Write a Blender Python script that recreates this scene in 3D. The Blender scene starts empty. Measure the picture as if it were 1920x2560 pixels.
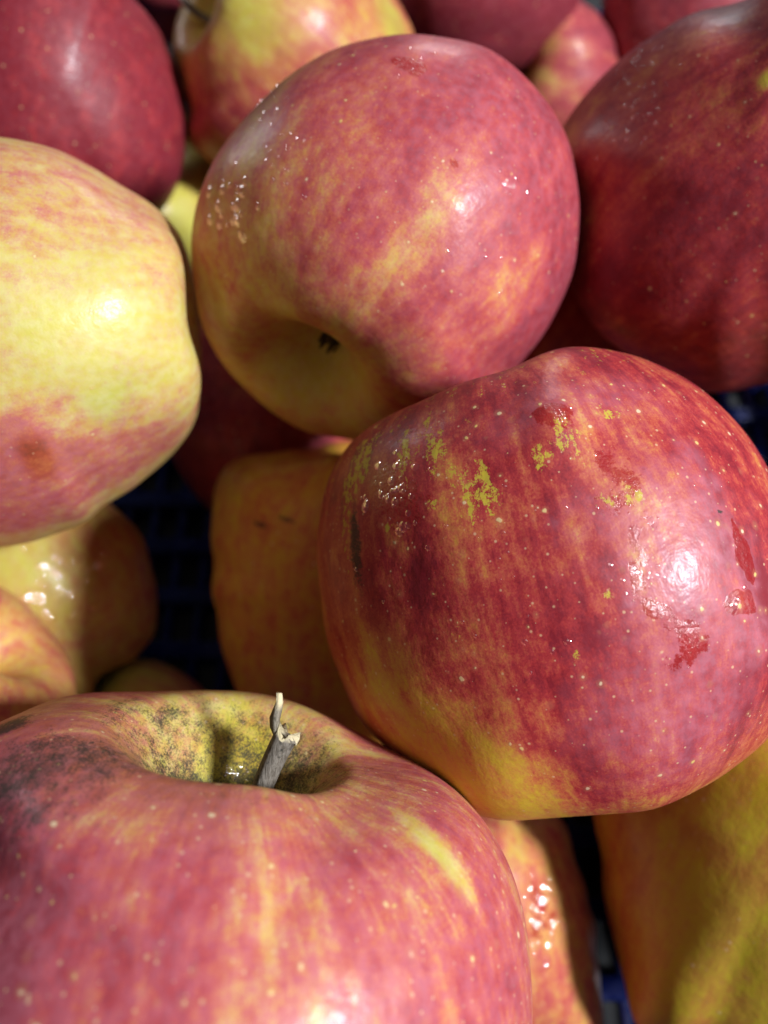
import bpy, bmesh, math, random
import numpy as np
from mathutils import Matrix, Vector, Euler
rad = math.radians
random.seed(7); RNG = np.random.default_rng(7)
SC = bpy.context.scene
MM = 0.001

# ---------------------------------------------------------------- camera
CAM_ROT = Euler((rad(28), 0, 0)).to_matrix()
CAM_LOC = Vector((0.0, -0.10, 0.335))
FPX = 1884.0                       # focal length in pixels of the 1920 x 2560 photograph
cd = bpy.data.cameras.new('camera'); cam = bpy.data.objects.new('camera', cd)
SC.collection.objects.link(cam); SC.camera = cam
cam.matrix_world = Matrix.Translation(CAM_LOC) @ CAM_ROT.to_4x4()
cd.sensor_fit = 'VERTICAL'; cd.sensor_height = 36; cd.lens = FPX/2560*36
cd.clip_start = 0.005; cd.clip_end = 50
cd.dof.use_dof = True; cd.dof.focus_distance = 0.112; cd.dof.aperture_fstop = 11.0

# ---------------------------------------------------------------- light
w = bpy.data.worlds.new('World'); SC.world = w; w.use_nodes = True
bg = w.node_tree.nodes['Background']
bg.inputs[0].default_value = (0.80, 0.88, 1.0, 1); bg.inputs[1].default_value = 0.03
KEY_DIR = Vector((0.70, 0.13, 0.70)).normalized()      # towards the lamp, in camera axes
def area(name, d, dist, size, power, col):
    ld = bpy.data.lights.new(name, 'AREA'); ld.shape = 'DISK'; ld.size = size; ld.energy = power; ld.color = col
    o = bpy.data.objects.new(name, ld); SC.collection.objects.link(o)
    tgt = CAM_LOC + CAM_ROT @ Vector((0, 0, -0.16))
    o.location = tgt + CAM_ROT @ (d*dist)
    o.rotation_euler = (-(CAM_ROT @ d)).to_track_quat('-Z', 'Y').to_euler()
    return o
area('shop_lamp', KEY_DIR, 0.9, 0.13, 15.0, (0.91, 0.95, 1.0))
area('far_shop_light', Vector((0.15, 0.94, -0.22)).normalized(), 0.9, 0.16, .8, (0.93, 0.96, 1.0))
area('left_shop_light', Vector((-0.66, 0.74, -0.15)).normalized(), 0.9, 0.16, .75, (0.93, 0.96, 1.0))
area('fill_light', Vector((0.15, 0.40, 0.90)).normalized(), 1.3, 0.9, 1.6, (1.0, 0.97, 0.95))  # broad overhead fill, added to lift the shaded sides
SC.view_settings.view_transform = 'Standard'; SC.view_settings.look = 'None'
SC.view_settings.exposure = 0.0; SC.view_settings.gamma = 1

# ---------------------------------------------------------------- helpers
def P(px, py, z):
    """world point seen at source pixel px,py at depth z (mm)"""
    return CAM_LOC + CAM_ROT @ Vector(((px-960)/FPX*z*MM, -(py-1280)/FPX*z*MM, -z*MM))
def link(o, parent=None):
    SC.collection.objects.link(o)
    if parent: o.parent = parent
    return o
def mesh_obj(name, verts, faces, mat, parent=None, smooth=True, loc=None):
    me = bpy.data.meshes.new(name); me.from_pydata([tuple(v) for v in verts], [], faces)
    me.materials.append(mat)
    if smooth: me.polygons.foreach_set('use_smooth', [True]*len(me.polygons))
    me.update(); o = bpy.data.objects.new(name, me); link(o, parent)
    if loc is not None: o.location = loc
    return o
CRn = np.asarray(CAM_ROT); CLn = np.asarray(CAM_LOC)
def project(W):
    c = (W-CLn) @ CRn            # camera coordinates
    return 960+FPX*c[:,0]/-c[:,2], 1280-FPX*c[:,1]/-c[:,2], c
def vnoise(p, seed=0):
    """cheap smooth value noise, p (n,3)"""
    r = np.random.default_rng(seed); T = r.random((64,64,64))
    i = np.floor(p).astype(int); f = p-i; f = f*f*(3-2*f); o = 0
    for dx in (0,1):
        for dy in (0,1):
            for dz in (0,1):
                wgt = (f[:,0] if dx else 1-f[:,0])*(f[:,1] if dy else 1-f[:,1])*(f[:,2] if dz else 1-f[:,2])
                o = o + wgt*T[(i[:,0]+dx)%64,(i[:,1]+dy)%64,(i[:,2]+dz)%64]
    return o*2-1

# ---------------------------------------------------------------- materials
class N:
    def __init__(s, name):
        s.m = bpy.data.materials.new(name); s.m.use_nodes = True; s.t = s.m.node_tree; s.n = s.t.nodes
        s.b = s.n['Principled BSDF']; s.out = s.n['Material Output']
    def lk(s, a, b): s.t.links.new(a, b)
    def put(s, sock, v):
        if isinstance(v, (int, float)): sock.default_value = v
        elif isinstance(v, tuple): sock.default_value = v if len(v) == len(sock.default_value) else (*v, 1)
        else: s.lk(v, sock)
    def math(s, op, a, b=0.0, c=0.0, clamp=False):
        x = s.n.new('ShaderNodeMath'); x.operation = op; x.use_clamp = clamp
        for k, v in enumerate((a, b, c)): s.put(x.inputs[k], v)
        return x.outputs[0]
    def attr(s, nm, out='Fac'):
        x = s.n.new('ShaderNodeAttribute'); x.attribute_name = nm; return x.outputs[out]
    def noise(s, vec, scale, detail=3, rough=.55, dist=0, out='Fac'):
        x = s.n.new('ShaderNodeTexNoise'); s.lk(vec, x.inputs['Vector'])
        x.inputs['Scale'].default_value = scale; x.inputs['Detail'].default_value = detail
        x.inputs['Roughness'].default_value = rough; x.inputs['Distortion'].default_value = dist
        return x.outputs[out]
    def smooth(s, v, a, b, o0=0., o1=1.):
        x = s.n.new('ShaderNodeMapRange'); x.interpolation_type = 'SMOOTHSTEP'
        for k, q in enumerate((v, a, b, o0, o1)): s.put(x.inputs[k], q)
        return x.outputs[0]
    def mix(s, f, a, b):
        x = s.n.new('ShaderNodeMix'); x.data_type = 'RGBA'
        s.put(x.inputs['Factor'], f); s.put(x.inputs[6], a); s.put(x.inputs[7], b)
        return x.outputs[2]
    def ramp(s, f, stops):
        x = s.n.new('ShaderNodeValToRGB'); e = x.color_ramp.elements
        for k, (p, c) in enumerate(stops):
            q = e[k] if k < 2 else e.new(p)
            q.position = p; q.color = (*c, 1)
        s.put(x.inputs[0], f); return x.outputs[0]
    def voronoi(s, vec, scale, rnd=1):
        x = s.n.new('ShaderNodeTexVoronoi'); s.lk(vec, x.inputs['Vector'])
        x.inputs['Scale'].default_value = scale; x.inputs['Randomness'].default_value = rnd
        return x.outputs['Distance'], x.outputs['Color']
    def sep(s, c):
        x = s.n.new('ShaderNodeSeparateColor'); s.lk(c, x.inputs[0]); return x.outputs
    def bump(s, h, strength, dist, prev=None):
        x = s.n.new('ShaderNodeBump'); x.inputs['Strength'].default_value = strength
        x.inputs['Distance'].default_value = dist; s.lk(h, x.inputs['Height'])
        if prev is not None: s.lk(prev, x.inputs['Normal'])
        return x.outputs[0]

def apple_skin():
    s = N('apple_skin'); M = s.math
    sp = s.attr('spos', 'Vector'); st = s.attr('strk', 'Vector')
    red, bloom, russet, dirt, wet, grn = [s.attr(a) for a in ('red','bloom','russet','dirt','wet','green')]
    n1 = s.noise(st, 7.0, 6, .72)                  # fine meridian streaks
    n2 = s.noise(st, 1.9, 3, .55, .3)              # broad streaks
    n3 = s.noise(sp, .22, 4, .62)                  # mottling
    n4 = s.noise(sp, 1.1, 5, .75)                  # fine speckle
    c = lambda n, k: M('MULTIPLY', M('SUBTRACT', n, .5), k)
    wet = s.smooth(M('ADD', wet, M('ADD', c(n3, 1.8), c(n4, 1.1))), .50, .62)
    stk = s.attr('streak')
    r = M('ADD', red, M('MULTIPLY', c(n1, .9), stk)); r = M('ADD', r, M('MULTIPLY', c(n2, .65), stk))
    n5 = s.noise(sp, 3.2, 3, .7); r = M('ADD', r, c(n5, .42))
    r = M('ADD', r, c(n3, .75)); r = M('ADD', r, c(n4, .55))
    col = s.ramp(r, [(0.0, (.57,.44,.022)), (.2, (.57,.35,.032)), (.42, (.55,.215,.045)), (.60, (.48,.095,.045)),
                     (.78, (.36,.026,.028)), (1.0, (.20,.008,.016))])
    col = s.mix(M('MULTIPLY', grn, .85), col, (.44,.47,.03))
    # waxy bloom, broken up, wiped away where the skin is wet
    bn = s.smooth(s.noise(sp, .55, 4, .6), .3, .7)
    bl = M('MULTIPLY', M('MULTIPLY', bloom, M('SUBTRACT', 1.0, wet)), M('ADD', .4, M('MULTIPLY', bn, .6)))
    col = s.mix(bl, col, s.mix(s.smooth(r, .2, .65), (.66,.62,.36), (.56,.19,.25)))
    col = s.mix(M('MULTIPLY', wet, .6), col, (.33,.022,.022))
    # lenticels
    tilt = s.n.new('ShaderNodeVectorMath'); tilt.operation = 'ADD'; s.lk(sp, tilt.inputs[0])
    wn = s.noise(sp, 1.1, 1, .5, 0, 'Color'); sc2 = s.n.new('ShaderNodeVectorMath'); sc2.operation = 'SCALE'
    s.lk(wn, sc2.inputs[0]); sc2.inputs['Scale'].default_value = .5; s.lk(sc2.outputs[0], tilt.inputs[1])
    d, vc = s.voronoi(tilt.outputs[0], .46)
    ch = s.sep(vc)
    lent = s.attr('lent')
    rad_ = M('MULTIPLY', M('MULTIPLY', M('SUBTRACT', ch[0], .5, clamp=True), .34), lent)
    dot = s.smooth(d, rad_, M('MULTIPLY', rad_, .55))
    d2, vc2 = s.voronoi(sp, .8); ch2 = s.sep(vc2)
    rad2 = M('MULTIPLY', M('MULTIPLY', M('SUBTRACT', ch2[1], .25, clamp=True), .26), lent)
    dot2 = M('MULTIPLY', s.smooth(d2, rad2, M('MULTIPLY', rad2, .4)), .6)
    col = s.mix(M('MULTIPLY', dot2, M('SUBTRACT', 1.0, wet)), col, (.68,.46,.26))
    halo = M('MULTIPLY', s.smooth(d, M('MULTIPLY', rad_, 2.4), rad_), .25)
    col = s.mix(halo, col, (.50,.20,.10))
    col = s.mix(M('MULTIPLY', dot, .75), col, s.mix(ch[1], (.70,.54,.14), (.74,.60,.40)))
    # russet / missing blush flecks with a ragged edge
    rn = s.noise(st, 11.0, 5, .75); rn2 = s.noise(sp, .75, 6, .85)
    rm = s.smooth(M('ADD', M('MULTIPLY', russet, .75), M('ADD', c(rn, 2.8), c(rn2, 4.2))), .66, .80)
    rm = M('MULTIPLY', rm, s.smooth(russet, .03, .12))
    col = s.mix(M('MULTIPLY', rm, .9), col, s.mix(s.noise(sp, .4, 2), (.44,.33,.06), (.60,.48,.02)))
    # sooty dirt
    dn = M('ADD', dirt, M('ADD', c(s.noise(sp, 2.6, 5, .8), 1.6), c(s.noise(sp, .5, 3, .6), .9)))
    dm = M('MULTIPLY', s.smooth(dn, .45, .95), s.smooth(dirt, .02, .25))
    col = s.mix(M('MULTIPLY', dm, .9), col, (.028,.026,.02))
    s.lk(col, s.b.inputs['Base Color'])
    ro = M('ADD', .49, c(s.noise(sp, .9, 4, .6), .22))
    ro = M('ADD', ro, M('MULTIPLY', M('ADD', rm, dm), .18)); ro = M('SUBTRACT', ro, M('MULTIPLY', wet, .20), clamp=True)
    s.lk(ro, s.b.inputs['Roughness'])
    s.b.inputs['IOR'].default_value = 1.45; s.b.inputs['Specular IOR Level'].default_value = .34
    s.lk(M('ADD', .13, M('MULTIPLY', wet, .6)), s.b.inputs['Coat Weight'])
    s.lk(M('ADD', .08, M('MULTIPLY', M('SUBTRACT', 1.0, wet), .13)), s.b.inputs['Coat Roughness'])
    s.b.inputs['Sheen Weight'].default_value = .0; s.b.inputs['Sheen Roughness'].default_value = .45
    s.b.inputs['Sheen Tint'].default_value = (.9,.75,1,1)
    h = M('ADD', M('MULTIPLY', n4, .35), M('MULTIPLY', dot, .5)); h = M('SUBTRACT', h, M('MULTIPLY', rm, .3))
    nb = s.bump(h, .35, .00012)
    nb = s.bump(M('MULTIPLY', s.noise(sp, .35, 3, .6), 1.0), .5, .0003, nb)
    wb = M('MULTIPLY', c(s.noise(sp, 1.3, 4, .7), 1.0), wet)
    nb = s.bump(wb, .45, .0003, nb)
    s.lk(nb, s.b.inputs['Normal']); s.lk(nb, s.b.inputs['Coat Normal'])
    return s.m

def water():
    s = N('water'); s.n.remove(s.b)
    t = s.n.new('ShaderNodeBsdfTransparent'); g = s.n.new('ShaderNodeBsdfGlossy'); g.inputs['Roughness'].default_value = .05
    f = s.n.new('ShaderNodeFresnel'); f.inputs[0].default_value = 3.2
    t.inputs[0].default_value = (.96,.94,.94,1); ge = s.n.new('ShaderNodeNewGeometry')
    f.inputs[0].default_value = 2.9; k = s.math('MULTIPLY', f.outputs[0], s.math('SUBTRACT', 1.0, ge.outputs['Backfacing']))
    cc = s.n.new('ShaderNodeCombineColor'); [s.lk(k, cc.inputs[i]) for i in range(3)]; s.lk(cc.outputs[0], g.inputs[0])
    m = s.n.new('ShaderNodeAddShader'); s.lk(t.outputs[0], m.inputs[0]); s.lk(g.outputs[0], m.inputs[1]); s.lk(m.outputs[0], s.out.inputs[0])
    return s.m

def woody(name, a, b, pale):
    s = N(name); M = s.math; tc = s.n.new('ShaderNodeTexCoord'); o = tc.outputs['Object']
    mp = s.n.new('ShaderNodeMapping'); mp.inputs['Scale'].default_value = (1, 1, .22); s.lk(o, mp.inputs[0])
    n1 = s.noise(mp.outputs[0], 2600, 5, .7); n2 = s.noise(o, 700, 4, .7)
    col = s.mix(s.smooth(n1, .35, .65), a, b); col = s.mix(s.smooth(n2, .55, .68), col, (.02,.018,.012))
    e = s.attr('endwood'); col = s.mix(e, col, pale)
    s.lk(col, s.b.inputs['Base Color']); s.b.inputs['Roughness'].default_value = .62
    s.lk(s.bump(n1, .8, .0004), s.b.inputs['Normal'])
    return s.m

def plastic(name, col, ro=.28):
    s = N(name); tc = s.n.new('ShaderNodeTexCoord'); n = s.noise(tc.outputs['Object'], 90, 4, .6)
    s.lk(s.mix(s.smooth(n, .35, .75), col, tuple(min(1, c*1.5+.004) for c in col)), s.b.inputs['Base Color'])
    s.lk(s.smooth(n, .3, .7, ro-.06, ro+.14), s.b.inputs['Roughness'])
    s.lk(s.bump(s.noise(tc.outputs['Object'], 600, 3), .15, .0003), s.b.inputs['Normal'])
    return s.m
SKIN = apple_skin(); WATER = water()
STEM = woody('stem_bark', (.095,.075,.055), (.22,.19,.155), (.72,.60,.36))
SEPAL = woody('dried_sepal', (.035,.028,.018), (.10,.08,.045), (.2,.15,.08))

# ---------------------------------------------------------------- apples
PROF = {  # (radius, height) from the bottom of the stem pit to the bottom of the calyx pit
 'round': [(0,.50),(.05,.51),(.12,.58),(.22,.72),(.35,.85),(.50,.90),(.68,.86),(.85,.68),(.96,.40),(1.0,.10),(.985,-.20),(.90,-.50),(.76,-.73),(.60,-.86),(.45,-.90),(.33,-.87),(.22,-.78),(.13,-.68),(.06,-.62),(0,-.60)],
 'tall':  [(0,.60),(.05,.61),(.12,.68),(.22,.80),(.35,.93),(.50,.98),(.68,.93),(.85,.74),(.95,.44),(.98,.10),(.94,-.25),(.84,-.56),(.70,-.82),(.55,-.95),(.42,-.98),(.31,-.94),(.21,-.85),(.13,-.75),(.06,-.70),(0,-.68)],
 'bowl':  [(0,.34),(.05,.33),(.09,.40),(.14,.54),(.20,.69),(.29,.81),(.42,.87),(.70,.80),(.90,.58),(.99,.28),(1.0,.0),(.95,-.30),(.84,-.56),(.70,-.75),(.55,-.85),(.42,-.87),(.31,-.83),(.21,-.75),(.13,-.66),(.06,-.61),(0,-.60)],
}
def catmull(pts, n):
    p = np.array([[-pts[1][0], pts[1][1]]]+list(map(list, pts))+[[-pts[-2][0], pts[-2][1]]], float)
    K = len(pts)-1; out = []
    for t in np.linspace(0, K, n):
        i = min(int(t), K-1); u = t-i; a, b, c, d = p[i:i+4]
        out.append(.5*((2*b)+(-a+c)*u+(2*a-5*b+4*c-d)*u*u+(-a+3*b-3*c+d)*u**3))
    o = np.array(out); o[0,0] = o[-1,0] = 0; o[:,0] = np.maximum(o[:,0], 0); return o

APPLES = []
def fit(V, Rn, Cn, out):
    """swell or flatten the fruit gently so that its real outline is as uneven as this apple's"""
    for it in range(12):
        W = V@Rn.T+Cn; px, py, c = project(W); c0 = project(Cn[None])
        cx, cy = c0[0][0], c0[1][0]; dx, dy = px-cx, py-cy; an = np.arctan2(dy, dx); ra = np.hypot(dx, dy)
        ta = np.arctan2(out[:,1]-cy, out[:,0]-cx); tr = np.hypot(out[:,0]-cx, out[:,1]-cy)
        num = np.zeros(len(V)); den = np.zeros(len(V))+.10
        for a, r in zip(ta, tr):
            da = np.abs((an-a+math.pi) % (2*math.pi)-math.pi); k = np.where(da < .03, ra, 0).argmax()
            e = (r-ra[k])*(-c[k,2])/FPX
            wg = np.exp(-(da/.16)**2); num += wg*e; den += wg
        amt = num/den*np.clip(ra/ra.max(), 0, 1)**2*.9
        dc = np.stack([dx, -dy, np.zeros_like(dx)], 1)/(ra[:,None]+1e-6)
        V = V+(amt[:,None]*(dc@CRn.T))@Rn
    return V
def apple(label, c, z, R, axis, prof='round', spin=0., nu=160, nv=120, scale=(1,1,1), bumps=(), seed=0, lobes=.03,
          red=.6, poles=(-.25,-.35), face=None, bloom=.25, streak=1.0, lent=1.0, patches=(), drops=(), stem=None, calyx=False,
          group='apples in the crate', uneven=.035, outline=None, shape=(), pit=()):
    ctr = P(c[0], c[1], z)
    ax = (CAM_ROT @ Vector(axis)).normalized()
    ref = CAM_ROT @ Vector((0,0,1)); xx = (ref - ax*ref.dot(ax)).normalized(); yy = ax.cross(xx)
    Rm = Matrix((xx, yy, ax)).transposed() @ Matrix.Rotation(spin, 3, 'Z')
    pr = catmull(PROF[prof], nv); lon = np.arange(nu)*2*math.pi/nu
    rr = pr[:,0][:,None]; zz = pr[:,1][:,None]; L = lon[None,:]
    tt = np.linspace(0, 1, nv)[:,None]
    lob = lobes*(np.cos(5*L+seed)*np.clip((tt-.45)/.4, 0, 1)+.45*np.cos(5*L+seed*2)*np.clip((.5-tt)/.3, 0, 1))
    q = rr*(1+lob*np.clip(rr*2.2, 0, 1)); X = q*np.cos(L); Y = q*np.sin(L); Z = np.repeat(zz, nu, 1)
    Z = Z + .7*lob*np.clip(rr*3, 0, 1)*np.sign(Z)*np.clip(1-np.abs(rr-.45)*2.2, 0, 1)
    U = np.stack([X, Y, Z], -1).reshape(-1, 3)[nu-1:-(nu-1)]       # one vertex at each pole
    U = U*(1+uneven*vnoise(U*1.3+seed*7.3+50, 3)[:,None]+.012*vnoise(U*3.5+seed*3.1+50, 4)[:,None])
    sc = np.array(scale); V = U*sc*R*MM
    Rn = np.asarray(Rm); Cn = np.asarray(ctr)
    for (bd, amp, wd) in bumps:      # broad swellings or flats, direction in camera axes
        b = Rn.T @ np.asarray(CAM_ROT @ Vector(bd).normalized()); un = V/(np.linalg.norm(V, axis=1, keepdims=True)+1e-9)
        V = V + (amp*MM*np.exp(-(np.arccos(np.clip(un@b, -1, 1))/wd)**2))[:,None]*b
    if outline is not None: V = fit(V, Rn, Cn, np.array(outline, float))
    n = len(V); idx = lambda i, j: 1+(i-1)*nu+(j % nu)
    F = [(0, idx(1, j), idx(1, j+1)) for j in range(nu)]
    I, J = np.meshgrid(np.arange(1, nv-2), np.arange(nu), indexing='ij'); J2 = (J+1) % nu
    F += np.stack([1+(I-1)*nu+J, 1+I*nu+J, 1+I*nu+J2, 1+(I-1)*nu+J2], -1).reshape(-1, 4).tolist()
    F += [(n-1, idx(nv-2, j+1), idx(nv-2, j)) for j in range(nu)]
    root = None
    if stem or calyx or drops:
        root = bpy.data.objects.new('apple', None); link(root); root.empty_display_size = .02
        o = mesh_obj('skin', V, F, SKIN, root)
    else:
        root = o = mesh_obj('apple', V, F, SKIN)
    root.matrix_world = Matrix.Translation(ctr) @ Rm.to_4x4()
    root['label'] = label; root['category'] = 'apple'; root['group'] = group
    me = o.data
    VN = np.empty(n*3, np.float32); me.vertices.foreach_get('normal', VN); VN = VN.reshape(-1, 3)
    W = V @ Rn.T + Cn; WN = VN @ Rn.T
    px, py, cc = project(W); view = CLn-W; view /= np.linalg.norm(view, axis=1, keepdims=True)
    front = (WN*view).sum(1) > .03
    def find(x, y):
        d = (px-x)**2+(py-y)**2+np.where(front, 0, 1e9); return int(np.argmin(d))
    for (x, y, wd, amt) in shape:       # local dents and knobs (mm)
        k = find(x, y); g_ = np.exp(-(np.linalg.norm(V-V[k], axis=1)/(wd*MM))**2); V = V+VN[k]*(g_*amt*MM)[:,None]
    if shape:
        me.vertices.foreach_set('co', V.astype(np.float32).ravel()); me.update()
    A = {k: np.full(n, v, float) for k, v in dict(red=red, bloom=bloom, russet=0, dirt=0, wet=0, green=0, streak=streak, lent=lent).items()}
    tv = np.concatenate([[0], np.repeat(np.arange(1, nv-1), nu), [nv-1]])/(nv-1)
    A['red'] += poles[0]*np.clip(1-tv/.36, 0, 1)+poles[1]*np.clip(1-(1-tv)/.40, 0, 1)
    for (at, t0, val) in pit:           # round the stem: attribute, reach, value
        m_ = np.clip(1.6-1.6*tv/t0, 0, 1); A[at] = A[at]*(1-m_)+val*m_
    if face:          # blushed side: direction in camera axes, gain
        b = Rn.T @ np.asarray(CAM_ROT @ Vector(face[0]).normalized()); un = V/(np.linalg.norm(V, axis=1, keepdims=True)+1e-9)
        A['red'] += face[1]*(un@b)
    wv = np.stack([vnoise(V/MM*.16+seed+k*9+60, 11+k) for k in range(3)], -1)+.5*np.stack([vnoise(V/MM*.45+seed+k*9+60, 21+k) for k in range(3)], -1)
    for pt in patches:   # (attribute, px, py, along mm, across mm, value, softness, warp)
        at, x, y, a_, b_, val = pt[:6]; soft = pt[6] if len(pt) > 6 else .5; warp = pt[7] if len(pt) > 7 else .25
        k = find(x, y); p0 = V[k]; nn = VN[k]; zt = np.array([0,0,1.]); m = zt-nn*zt.dot(nn); m /= np.linalg.norm(m)+1e-9; l = np.cross(nn, m)
        if len(pt) > 8:
            an = pt[8]; m, l = m*math.cos(an)+l*math.sin(an), l*math.cos(an)-m*math.sin(an)
        dv = (V-p0)/MM + wv*warp*min(a_, b_)
        e = np.sqrt((dv@m/a_)**2+(dv@l/b_)**2+(dv@nn/(max(a_, b_)*1.2))**2)
        mk = np.clip((1+soft-e)/(2*soft), 0, 1); mk = mk*mk*(3-2*mk)
        A[at] = A[at]*(1-mk)+val*mk
    for k, v in A.items():
        me.attributes.new(k, 'FLOAT', 'POINT').data.foreach_set('value', v.astype(np.float32))
    off = np.array([seed*13.7, seed*5.1, seed*9.3])
    me.attributes.new('spos', 'FLOAT_VECTOR', 'POINT').data.foreach_set('vector', (V/MM+off).astype(np.float32).ravel())
    rl = np.hypot(U[:,0], U[:,1])+1e-6
    kk = np.clip(rl*3, .0, 1)
    S = np.stack([U[:,0]/rl*1.6*kk, U[:,1]/rl*1.6*kk, tv*1.9], -1)+off*.37
    me.attributes.new('strk', 'FLOAT_VECTOR', 'POINT').data.foreach_set('vector', S.astype(np.float32).ravel())
    # beads of water
    if drops:
        dvx, dfc = [], []; rg = np.random.default_rng(100+seed); SEG, RNGS = 10, 4
        for (x, y, sx, sy, cnt, r0, r1) in drops:
            for _ in range(cnt):
                k = find(x+rg.normal()*sx, y+rg.normal()*sy); nn = VN[k].astype(float); p0 = V[k]
                r = 2.0*(r0+(r1-r0)*rg.random()**2)*MM; t1 = np.cross(nn, [.3,.5,.8]); t1 /= np.linalg.norm(t1); t2 = np.cross(nn, t1)
                ca = rad(22+20*rg.random()); Rc = r/math.sin(ca); st_ = 1+.3*rg.random(); base = len(dvx); q0_ = p0-nn*(Rc*math.cos(ca)-.03*MM)
                dvx.append(q0_+nn*Rc)
                for a in range(1, RNGS+1):
                    th = a/RNGS*(ca+.12)
                    for b in range(SEG):
                        f = b/SEG*2*math.pi
                        dvx.append(q0_+nn*Rc*math.cos(th)+(t1*math.cos(f)*st_+t2*math.sin(f))*Rc*math.sin(th))
                for b in range(SEG): dfc.append((base, base+1+b, base+1+(b+1) % SEG))
                for a in range(RNGS-1):
                    q0 = base+1+a*SEG
                    for b in range(SEG): dfc.append((q0+b, q0+SEG+b, q0+SEG+(b+1) % SEG, q0+(b+1) % SEG))
        d_ = mesh_obj('water_drops', dvx, dfc, WATER, root); d_['kind'] = 'stuff'
    if stem:
        stem = dict(stem, tip=Rm.transposed() @ (CAM_ROT @ Vector(stem['tip'])), left=Rm.transposed() @ (CAM_ROT @ Vector((-1, 0, 0)))); build_stem(root, V[0], R, **stem)
    if calyx: build_calyx(root, V[-1], R, seed)
    APPLES.append((label, ctr, R, o)); return root

def build_stem(root, base, R, tip=(0.1,0.0,1.0), length=22, r0=1.3, r1=1.8, torn=True, bend=.06, left=(1,0,0)):
    """tip: direction in the apple's own axes"""
    t = Vector(tip).normalized(); side = (Vector(left)-t*Vector(left).dot(t)).normalized(); ns, nr = 24, 16; vs, fs, e = [], [], []
    b0 = Vector(base)-t*0.002-side*(.0014 if torn else 0)
    for i in range(ns):
        u = i/(ns-1); c = b0+t*(length*MM*u)+side*(bend*length*MM*math.sin(u*math.pi))
        r = (r0+(r1-r0)*u**2+.35*max(0, 1-u*6))*MM
        for j in range(nr):
            a = j/nr*2*math.pi; k = 1+.10*math.cos(3*a+u*3)+.05*math.sin(7*a+u*9)
            p = c+(side*math.cos(a)+t.cross(side)*math.sin(a))*r*k
            if torn and u > .72:      # the broken end: one side runs on as a splinter
                s = (u-.72)/.28; lean = max(0, math.cos(a))
                if i == ns-1: p += t*MM*(.9*math.sin(a*4)-.5)
                p -= t*MM*(1-lean)*1.2*s*s
            vs.append(p); e.append(1.0 if u > .96 else 0.0)
    for i in range(ns-1):
        for j in range(nr): fs.append((i*nr+j, i*nr+(j+1) % nr, (i+1)*nr+(j+1) % nr, (i+1)*nr+j))
    vs.append(b0+t*(length-1.6)*MM); e.append(1.0); q = len(vs)-1
    for j in range(nr): fs.append(((ns-1)*nr+j, (ns-1)*nr+(j+1) % nr, q))
    if torn:
        for (aa, ln, rr) in ((.25, 6.5, .9), (2.6, 1.6, .8), (4.0, 1.2, .7)):
            d = (side*math.cos(aa)+t.cross(side)*math.sin(aa)); s0 = b0+t*(length-2.2)*MM+d*r1*.55*MM; k0 = len(vs); m_ = 7
            for i in range(6):
                u = i/5; c = s0+t*ln*MM*u+d*(.5*math.sin(u*5))*MM+side*(2.3*u)*MM
                for j in range(m_):
                    a = j/m_*2*math.pi; r = rr*MM*(1-.45*u)*(1+.25*math.sin(a*3+i))
                    vs.append(c+(side*math.cos(a)+t.cross(side)*math.sin(a))*r); e.append(1.0 if u > .75 else .1)
            for i in range(5):
                for j in range(m_): fs.append((k0+i*m_+j, k0+i*m_+(j+1) % m_, k0+(i+1)*m_+(j+1) % m_, k0+(i+1)*m_+j))
            fs.append(tuple(k0+5*m_+j for j in range(m_)))
    o = mesh_obj('stem', vs, fs, STEM, root); o.data.attributes.new('endwood', 'FLOAT', 'POINT').data.foreach_set('value', e)
    return o

def build_calyx(root, base, R, seed):
    rg = random.Random(seed); b = Vector(base)
    for k in range(5):
        a = k*2*math.pi/5+rg.random()*.4; d = Vector((math.cos(a), math.sin(a), 0)); tt = Vector((-d.y, d.x, 0)); vs, fs = [], []
        for i in range(7):
            u = i/6; c = b+d*(1.2+2.2*u-1.6*u*u)*MM+Vector((0,0,-1))*(5.5*u-.5)*MM; wd = (1.3*(1-u)**.7+.12)*MM
            for sgn, th in ((-1, 0), (0, .35), (1, 0), (0, -.15)):
                vs.append(c+tt*wd*sgn+d*th*MM)
        for i in range(6):
            for j in range(4): fs.append((i*4+j, i*4+(j+1) % 4, (i+1)*4+(j+1) % 4, (i+1)*4+j))
        mesh_obj('sepal', vs, fs, SEPAL, root)

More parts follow.
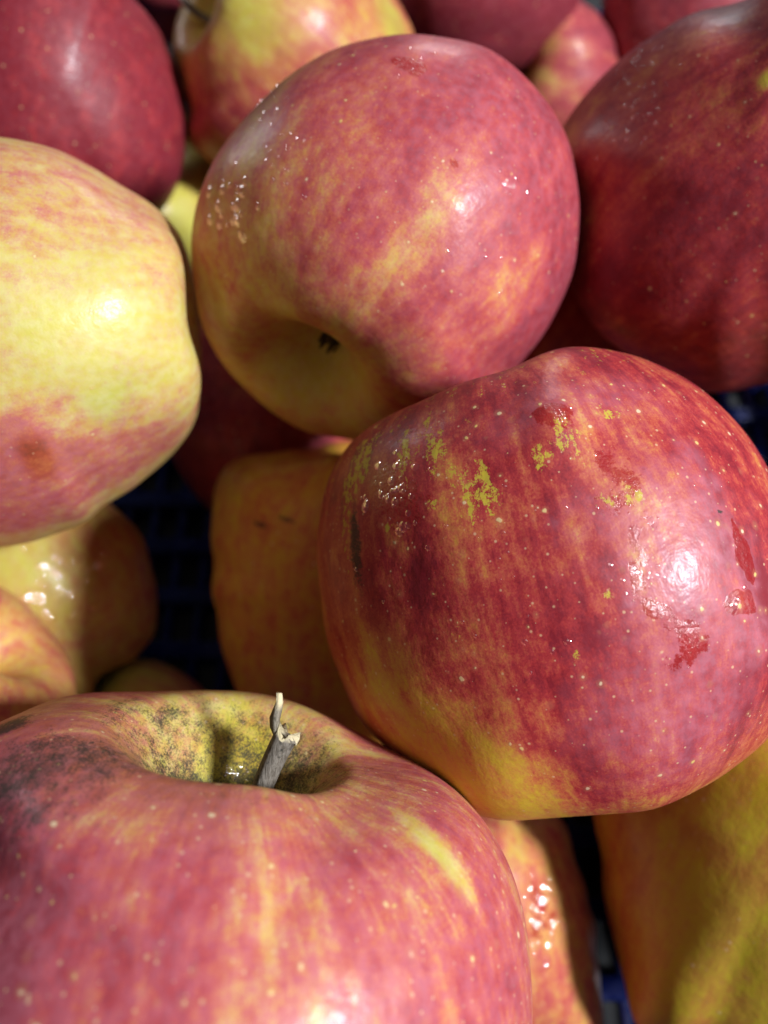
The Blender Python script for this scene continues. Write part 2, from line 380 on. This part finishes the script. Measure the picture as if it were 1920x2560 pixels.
HI = dict(nu=560, nv=420)
D_ = lambda *p: [(x*1.1573, y*1.1573) for x, y in p]
OUT = dict(
 A=D_((890,72),(980,82),(1060,108),(1130,160),(1190,230),(1232,310),(1250,400),(1253,480),(1245,560),(1215,650),(1170,730),(1120,790),(740,948),(680,940),(610,905),(540,850),(480,785),(440,710),(420,620),(413,540),(425,440),(455,360),(500,290),(560,220),(640,150),(720,105),(800,82)),
 B=[(1368,874),(1445,865),(1529,874),(1634,906),(1739,962),(1809,1021),(1879,1102),(1284,913),(1180,948),(1075,990),(970,1035),(900,1081),(844,1151),(809,1228),(795,1304),(791,1409),(798,1470),(816,1596),(851,1694),(900,1799),(970,1875),(1080,1970),(1194,2035),(1215,2047),(1319,2052),(1424,2043),(1529,2038),(1634,2026),(1725,1987),(1809,1942),(1879,1886),(1917,1855)],
 C=[(0,1803),(58,1771),(116,1748),(191,1730),(289,1722),(405,1722),(521,1724),(608,1728),(694,1737),(752,1757),(810,1783),(868,1818),(926,1850),(1018,1892),(1076,1924),(1134,1970),(1191,2028),(1238,2091),(1278,2172),(1307,2254),(1322,2335),(1330,2439),(1333,2525)],
 L=[(0,341),(116,365),(231,417),(318,469),(376,509),(411,538),(442,570),(468,639),(480,711),(493,816),(505,922),(508,1006),(497,1057),(463,1116),(405,1168),(289,1249),(174,1324),(58,1359),(0,1370)],
 TL=[(336,0),(376,46),(411,104),(440,174),(460,243),(469,318),(463,393),(446,463),(417,515)],
 R=[(1828,9),(1741,29),(1654,75),(1568,133),(1498,197),(1452,249),(1411,307),(1539,868),(1620,914),(1678,943),(1747,978),(1805,984),(1875,972)],
 M=[(532,1227),(550,1180),(602,1140),(694,1125),(523,1308),(530,1447),(544,1562),(567,1666)],
 N=[(284,1266),(324,1301),(359,1347),(376,1405),(394,1492),(388,1579),(347,1637),(278,1677)],
 O=[(0,1466),(58,1503),(116,1567),(156,1619),(182,1671),(191,1723)],
 Q=[(1406,2048),(1440,2149),(1469,2236),(1492,2352),(1507,2468),(1515,2554)],
 S=[(1481,2051),(1498,2120),(1507,2236),(1524,2323),(1550,2439),(1579,2554)],
 T=[(446,35),(431,116),(446,191),(463,260),(475,359),(1030,69),(1007,23)],
 TS=[(1469,12),(1510,52),(1539,93),(1550,133)],
)
apple('large red apple in the middle with its hollow calyx end facing down left', (966, 632), 171, 42, (.45,.82,-.36), 'round', scale=(1,1,.90), seed=1, outline=OUT['A'], **HI,
      red=.68, poles=(0,-.30), bloom=.28, face=((.85,.25,.1), .26), calyx=True, streak=.6,
      patches=[('red', 800, 900, 16, 16, .16, .8), ('red', 560, 640, 22, 9, .42, .9), ('red', 1290, 720, 9, 5, .52, .9), ('red', 1060, 560, 14, 4, .42, .9),
               ('green', 770, 900, 8, 7, .45, .9), ('red', 1380, 800, 12, 8, .95, .8), ('bloom', 1200, 330, 18, 14, .4, .9), ('wet', 1020, 165, 2.2, 3.2, .9, .3, .5),
               ('wet', 1135, 405, .7, 1.0, .9, .3, .5)],
      drops=[(700, 330, 40, 75, 30, .2, .6), (590, 500, 30, 50, 26, .2, .6), (1035, 170, 22, 22, 6, .2, .5), (1290, 470, 16, 14, 8, .15, .35), (1180, 600, 200, 200, 8, .15, .3)])
apple('large red striped apple at the right with yellow flecks and wet patches', (1368, 1460), 146, 43, (-.25,.95,-.06), 'round', seed=2, outline=OUT['B'], **HI,
      red=.80, poles=(.0,-.75), bloom=.05, streak=1.2, lent=1.3,
      patches=[('red', 1190, 2000, 19, 14, .06, .8), ('red', 1250, 1250, 9, 22, .70, .9), ('russet', 1230, 1160, 15, 30, .66, .8), ('red', 1000, 1800, 12, 8, .40, .9), ('red', 1400, 1250, 16, 7, .68, .9), ('red', 860, 1700, 16, 6, .5, .9),
               ('russet', 1190, 1085, 5, 3, 1.0, .6, .5), ('russet', 1310, 1105, 6, 3.5, 1.05, .6, .5), ('russet', 1420, 1110, 3.5, 2.5, 1.0, .6, .5), ('russet', 1095, 1120, 4, 2.2, .95, .6, .5), ('russet', 1350, 1150, 1.6, 1.4, .8, .6, .5),
               ('russet', 1185, 1235, 4, 3, .95, .6, .5), ('russet', 1130, 1185, 3, 1.2, .7, .6, .5), ('russet', 1235, 1245, 1.2, 1.6, .8, .6, .5), ('russet', 868, 1230, 10, 2.2, 1.0, .7, .5), ('russet', 905, 1160, 4, 3, .9, .7, .5), ('russet', 1010, 1140, 4, 3, .85, .6, .5), ('russet', 1065, 1050, 2.2, .7, .8, .6, .5),
               ('russet', 1150, 1620, 3, 1, .6, .7, .5), ('russet', 1560, 1235, 1.5, 4, .6, .7, .5), ('russet', 1075, 1270, .8, .9, .9, .6), ('russet', 965, 1318, .7, .9, .9, .6), ('russet', 1520, 1485, .8, .8, .9, .6), ('russet', 1440, 1640, 1, .7, .9, .6), ('russet', 1525, 1030, 1, 1.6, .7, .6, .5),
               ('dirt', 890, 1370, 8, 1.7, 1.0, .9, .2), ('bloom', 1700, 1400, 18, 12, .5, .4, .5), ('bloom', 1700, 1800, 12, 11, .5, .8), ('bloom', 1450, 1000, 4, 12, .4, .8),
               ('wet', 980, 1230, 8, 5, .7, .6, .5), ('wet', 1390, 1055, 3, 3, .8, .4, .4), ('wet', 1600, 1430, 4, 2.5, 1, .6, .9), ('wet', 1855, 1500, 2.3, 2.3, 1, .25, .9), ('wet', 1720, 1600, 2.5, 4.5, .82, .8, .9), ('wet', 1855, 1370, 5, 1.6, 1, .25, .9), ('wet', 1640, 1540, 2, 2, 1, .25, .9), ('wet', 1560, 1200, 8, 3.5, .66, .8, .9),
               ('red', 1050, 1470, 5, 1.8, 1.05, .4), ('dirt', 1800, 1282, .4, .5, 1.5, .3)], shape=[(1390, 1055, 6, 1.3)],
      drops=[(980, 1230, 30, 45, 45, .1, .45), (1390, 1050, 14, 10, 16, .08, .22), (1850, 1500, 14, 14, 4, .3, .9), (1620, 1440, 40, 30, 20, .1, .3), (1300, 1400, 220, 200, 30, .08, .22)])
apple('large apple in front with a broken woody stem in its green cavity', (555, 2560), 113, 45.5, (.06,.96,.02), 'bowl', spin=.0, seed=3, outline=OUT['C'], **HI,
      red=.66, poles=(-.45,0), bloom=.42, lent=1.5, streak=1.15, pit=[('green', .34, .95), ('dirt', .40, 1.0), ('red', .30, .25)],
      patches=[('dirt', 60, 1950, 9, 8, .8, .9, .5, .4), ('dirt', 160, 1900, 4, 10, .75, .8, .4, .4), ('red', 60, 2000, 16, 14, .95, .9), ('red', 330, 1950, 6, 5, .9, .9), ('dirt', 20, 1810, 3, 3, 1., .7, .4), ('dirt', 300, 1765, 2, 6, .65, .8, .4), ('dirt', 420, 1790, 2, 3, .8, .8), ('dirt', 480, 1850, 4, 2.5, .62, .8), ('dirt', 540, 1910, 3, 2, .6, .8), ('dirt', 770, 1900, 4, 3, .72, .8), ('dirt', 740, 1950, 3, 3, .8, .8),
               ('red', 1090, 2110, 8, 2.0, .05, .95), ('green', 1105, 2150, 4, 1.2, .6, .9), ('green', 640, 1930, 5, 3, .6, .9), ('bloom', 600, 1930, 8, 8, 0, .5), ('red', 1180, 1990, 9, 5, .45, .9), ('red', 560, 1770, 7, 12, .3, .9), ('red', 800, 1830, 7, 6, .35, .9),
               ('red', 250, 2050, 8, 7, .5, .9), ('red', 60, 2400, 12, 7, 1.0, .9), ('red', 700, 2300, 12, 5, .58, .9)],
      drops=[(590, 1930, 14, 14, 20, .08, .25)],
      stem=dict(tip=(.26,.96,.0), length=32, r0=1.45, r1=1.8))
apple('pale yellow apple with a pink lower half at the left edge', (-25, 895), 158, 41, (.97,.2,-.18), 'tall', seed=4, outline=OUT['L'], nu=400, nv=300,
      red=.27, poles=(-.1,0), bloom=.48, streak=.6, shape=[(495, 1040, 9, -2.2), (474, 740, 9, 1.6)],
      patches=[('green', 200, 800, 25, 25, .28, .9), ('red', 150, 480, 20, 20, .46, .9), ('red', 330, 640, 14, 8, .40, .9), ('red', 60, 1200, 22, 15, .78, .8), ('red', 250, 1180, 18, 9, .66, .9), ('green', 290, 1000, 5, 4, .8, .8), ('red', 260, 850, 16, 12, .05, .9), ('red', 380, 900, 16, 5, .34, .9), ('red', 70, 1135, 2.2, 3.0, .88, .4, .8), ('red', 125, 1180, 1.8, 3.6, .74, .5, .8), ('bloom', 95, 1155, 2.5, 5, .05, .5)])
apple('deep magenta apple in the top left corner with a bright highlight', (145, 205), 223, 38.5, (.15,.95,-.1), 'tall', seed=5, outline=OUT['TL'], nu=260, nv=200,
      red=.98, poles=(0,0), bloom=.12, streak=.5, lent=.9)
apple('dark red apple at the upper right edge, mostly in shade', (1880, 500), 177, 45, (.6,.45,.5), 'round', seed=6, outline=OUT['R'], nu=360, nv=280,
      red=.84, poles=(-.1,-.2), bloom=.12, streak=.7, patches=[('red', 1650, 250, 22, 22, .72, .9), ('red', 1915, 200, 1.5, 1.5, .1, .9), ('red', 1850, 780, 14, 22, .92, .9)], drops=[(1590, 230, 50, 70, 60, .08, .25)])  # lower-right patch painted deeper red to take down the light there
apple('yellow and pink apple at the top with a dark bent stem', (735, 170), 243, 39, (-.68,.24,.62), 'round', seed=7, outline=OUT['T'], nu=260, nv=200,
      red=.50, poles=(-.8,0), bloom=.2, patches=[('green', 620, 40, 12, 9, .8, .8), ('green', 980, 50, 8, 6, .8, .7), ('red', 620, 300, 10, 12, .7, .8)],
      stem=dict(tip=(-.62,.52,.58), length=36, r0=1.1, r1=1.3, torn=False, bend=.25))
apple('shaded dark red apple at the top edge right of the middle', (1190, -90), 285, 38, (.9,.1,-.3), 'round', seed=8, red=1.05, bloom=.2, streak=.5)
apple('small pink and yellow apple low between the middle apple and the right edge apple', (1370, 190), 320, 36, (-.6,-.2,.6), 'round', seed=9, outline=OUT['TS'], red=.55, face=((.8,.2,.4), .4), bloom=.3)
apple('dark red apple in deep shade below the middle apple', (690, 1060), 268, 38, (0,.5,.8), 'round', seed=10, red=.9)
apple('shaded orange brown apple behind the striped apple', (880, 1500), 226, 41, (.1,.95,.2), 'tall', seed=11, outline=OUT['M'], nu=240, nv=180, red=.38, poles=(0,0), bloom=0, streak=.9, lent=1.0, scale=(1,1,1.15),
      patches=[('dirt', 655, 1312, 1.4, 3, .95, .7), ('dirt', 715, 1305, 1.2, 3, .95, .7)])
apple('yellow apple with a cluster of water beads, low at the left', (110, 1490), 226, 34, (-.3,.9,.1), 'tall', seed=12, outline=OUT['N'], nu=240, nv=180, red=.22, face=((.8,.3,.2), .2), streak=.6,
      patches=[('green', 60, 1440, 14, 12, .7, .9), ('red', 180, 1600, 8, 12, .4, .9)], drops=[(140, 1450, 55, 45, 44, .35, .65)])
apple('peach yellow apple peeping in at the left edge above the stem apple', (-190, 1800), 172, 35, (.75,.7,.1), 'round', seed=13, outline=OUT['O'], nu=240, nv=180, red=.50, streak=.6)
apple('yellow and red apple just showing above the rim of the stem apple', (310, 2000), 240, 40, (-.5,.8,.2), 'round', seed=14, red=.12, face=((.9,0,0), .8))
apple('wet peach coloured apple under the striped apple, with bright beads', (1145, 2330), 213, 40, (.1,.95,.1), 'tall', seed=15, outline=OUT['Q'], nu=300, nv=220, red=.50, streak=.8, scale=(1,1,1.15), bloom=.2,
      patches=[('wet', 1350, 2290, 8, 5, .6, .6)], drops=[(1355, 2270, 28, 110, 60, .18, .48)])
apple('olive yellow apple in the lower right corner', (1960, 2110), 185, 45, (.2,.9,.3), 'tall', seed=16, outline=OUT['S'], nu=300, nv=220, red=.16, streak=1.3, bloom=.0, face=((-1,-.1,.1), .22),
      patches=[('green', 1800, 2300, 25, 25, .5, .9), ('red', 1800, 2140, 2, 12, .6, .7)])
apple('dark red apple in shade behind the small pink apple, top right', (1740, -10), 300, 36, (.2,.9,.1), 'round', seed=19, red=.95, streak=.4, drops=[(1620, 60, 25, 25, 12, .2, .5)])
apple('dark red apple added to darken the gap behind the stem at the top', (470, -130), 330, 37, (.2,.9,.1), 'round', seed=20, red=.95, streak=.4)  # added apple, hides the crate so the top gap stays black
apple('dark red apple added to darken the gap between middle and right edge apples', (1330, 850), 262, 38, (.5,.7,.3), 'round', seed=21, red=.9, bloom=.0)  # added apple, covers the blue lattice to keep this gap dark
apple('lime yellow apple glimpsed between the middle apple and the left apples', (360, 560), 285, 38, (.3,.5,.8), 'round', seed=17, red=.12, patches=[('green', 460, 560, 12, 12, .7, .9)])

if __name__ == '__main__':
    for i, (l, c, R, o) in enumerate(APPLES):
        print('APPLE', i, l[:34], tuple(round(x*1000) for x in c), R)
        for j in range(i):
            l2, c2, R2, _ = APPLES[j]; d = (c-c2).length*1000
            if d < (R+R2)*.93: print('   near', j, l2[:30], round(d), R+R2)

# ---------------------------------------------------------------- crate
NAVY = plastic('navy_plastic', (.002,.007,.07), .18)
DARK = plastic('dark_concrete', (.03,.03,.032), .7)
def box(x0, x1, y0, y1, z0, z1, bev=.0008):
    vs = [(x, y, z) for z in (z0, z1) for y in (y0, y1) for x in (x0, x1)]
    fs = [(0,2,3,1),(4,5,7,6),(0,1,5,4),(2,6,7,3),(0,4,6,2),(1,3,7,5)]
    bm = bmesh.new(); bv = [bm.verts.new(v) for v in vs]
    for f in fs: bm.faces.new([bv[i] for i in f])
    bmesh.ops.bevel(bm, geom=bm.edges[:], offset=bev, segments=2, affect='EDGES', profile=.5)
    me = bpy.data.meshes.new('bar'); bm.to_mesh(me); bm.free(); me.materials.append(NAVY); return me
crate = bpy.data.objects.new('plastic_crate', None); link(crate); crate.location = (0, .03, .052)
crate['label'] = 'dark navy blue plastic crate with slotted base holding all the apples'; crate['category'] = 'crate'
FZ = 0.0; HX, HY, HT = .185, .275, .15
def bar(nm, me, loc, rz=0):
    o = bpy.data.objects.new(nm, me); link(o, crate); o.location = loc; o.rotation_euler = (0, 0, rz); return o
thick = box(-HX, HX, -.0035, .0035, -.006, .004); fine = box(-.0018, .0018, -HY, HY, -.004, .002)
k = -HY+.014
while k < HY: bar('base_rib', thick, (0, k, FZ)); k += .022
k = -HX+.008
while k < HX: bar('base_slat', fine, (k, 0, FZ)); k += .0115
lw = box(-.002, .002, -HY, HY, 0, .016); sw = box(-HX, HX, -.002, .002, 0, .016)
for i in range(6):
    z = -.006+i*.027
    for sx in (-1, 1): bar('side_rail', lw, (sx*HX, 0, z))
    for sy in (-1, 1): bar('end_rail', sw, (0, sy*HY, z))
post = box(-.004, .004, -.0015, .0015, 0, HT)
for i in range(14):
    y = -HY+.02+i*(2*HY-.04)/13
    for sx in (-1, 1): bar('side_post', post, (sx*(HX+.0005), y, -.006))
for i in range(10):
    x = -HX+.02+i*(2*HX-.04)/9
    for sy in (-1, 1): bar('end_post', post, (x, sy*(HY+.0005), -.006), math.pi/2)
g = mesh_obj('ground', [(-3,-3,0),(3,-3,0),(3,3,0),(-3,3,0)], [(0,1,2,3)], DARK, smooth=False, loc=(0,0,.04)); g['kind'] = 'structure'
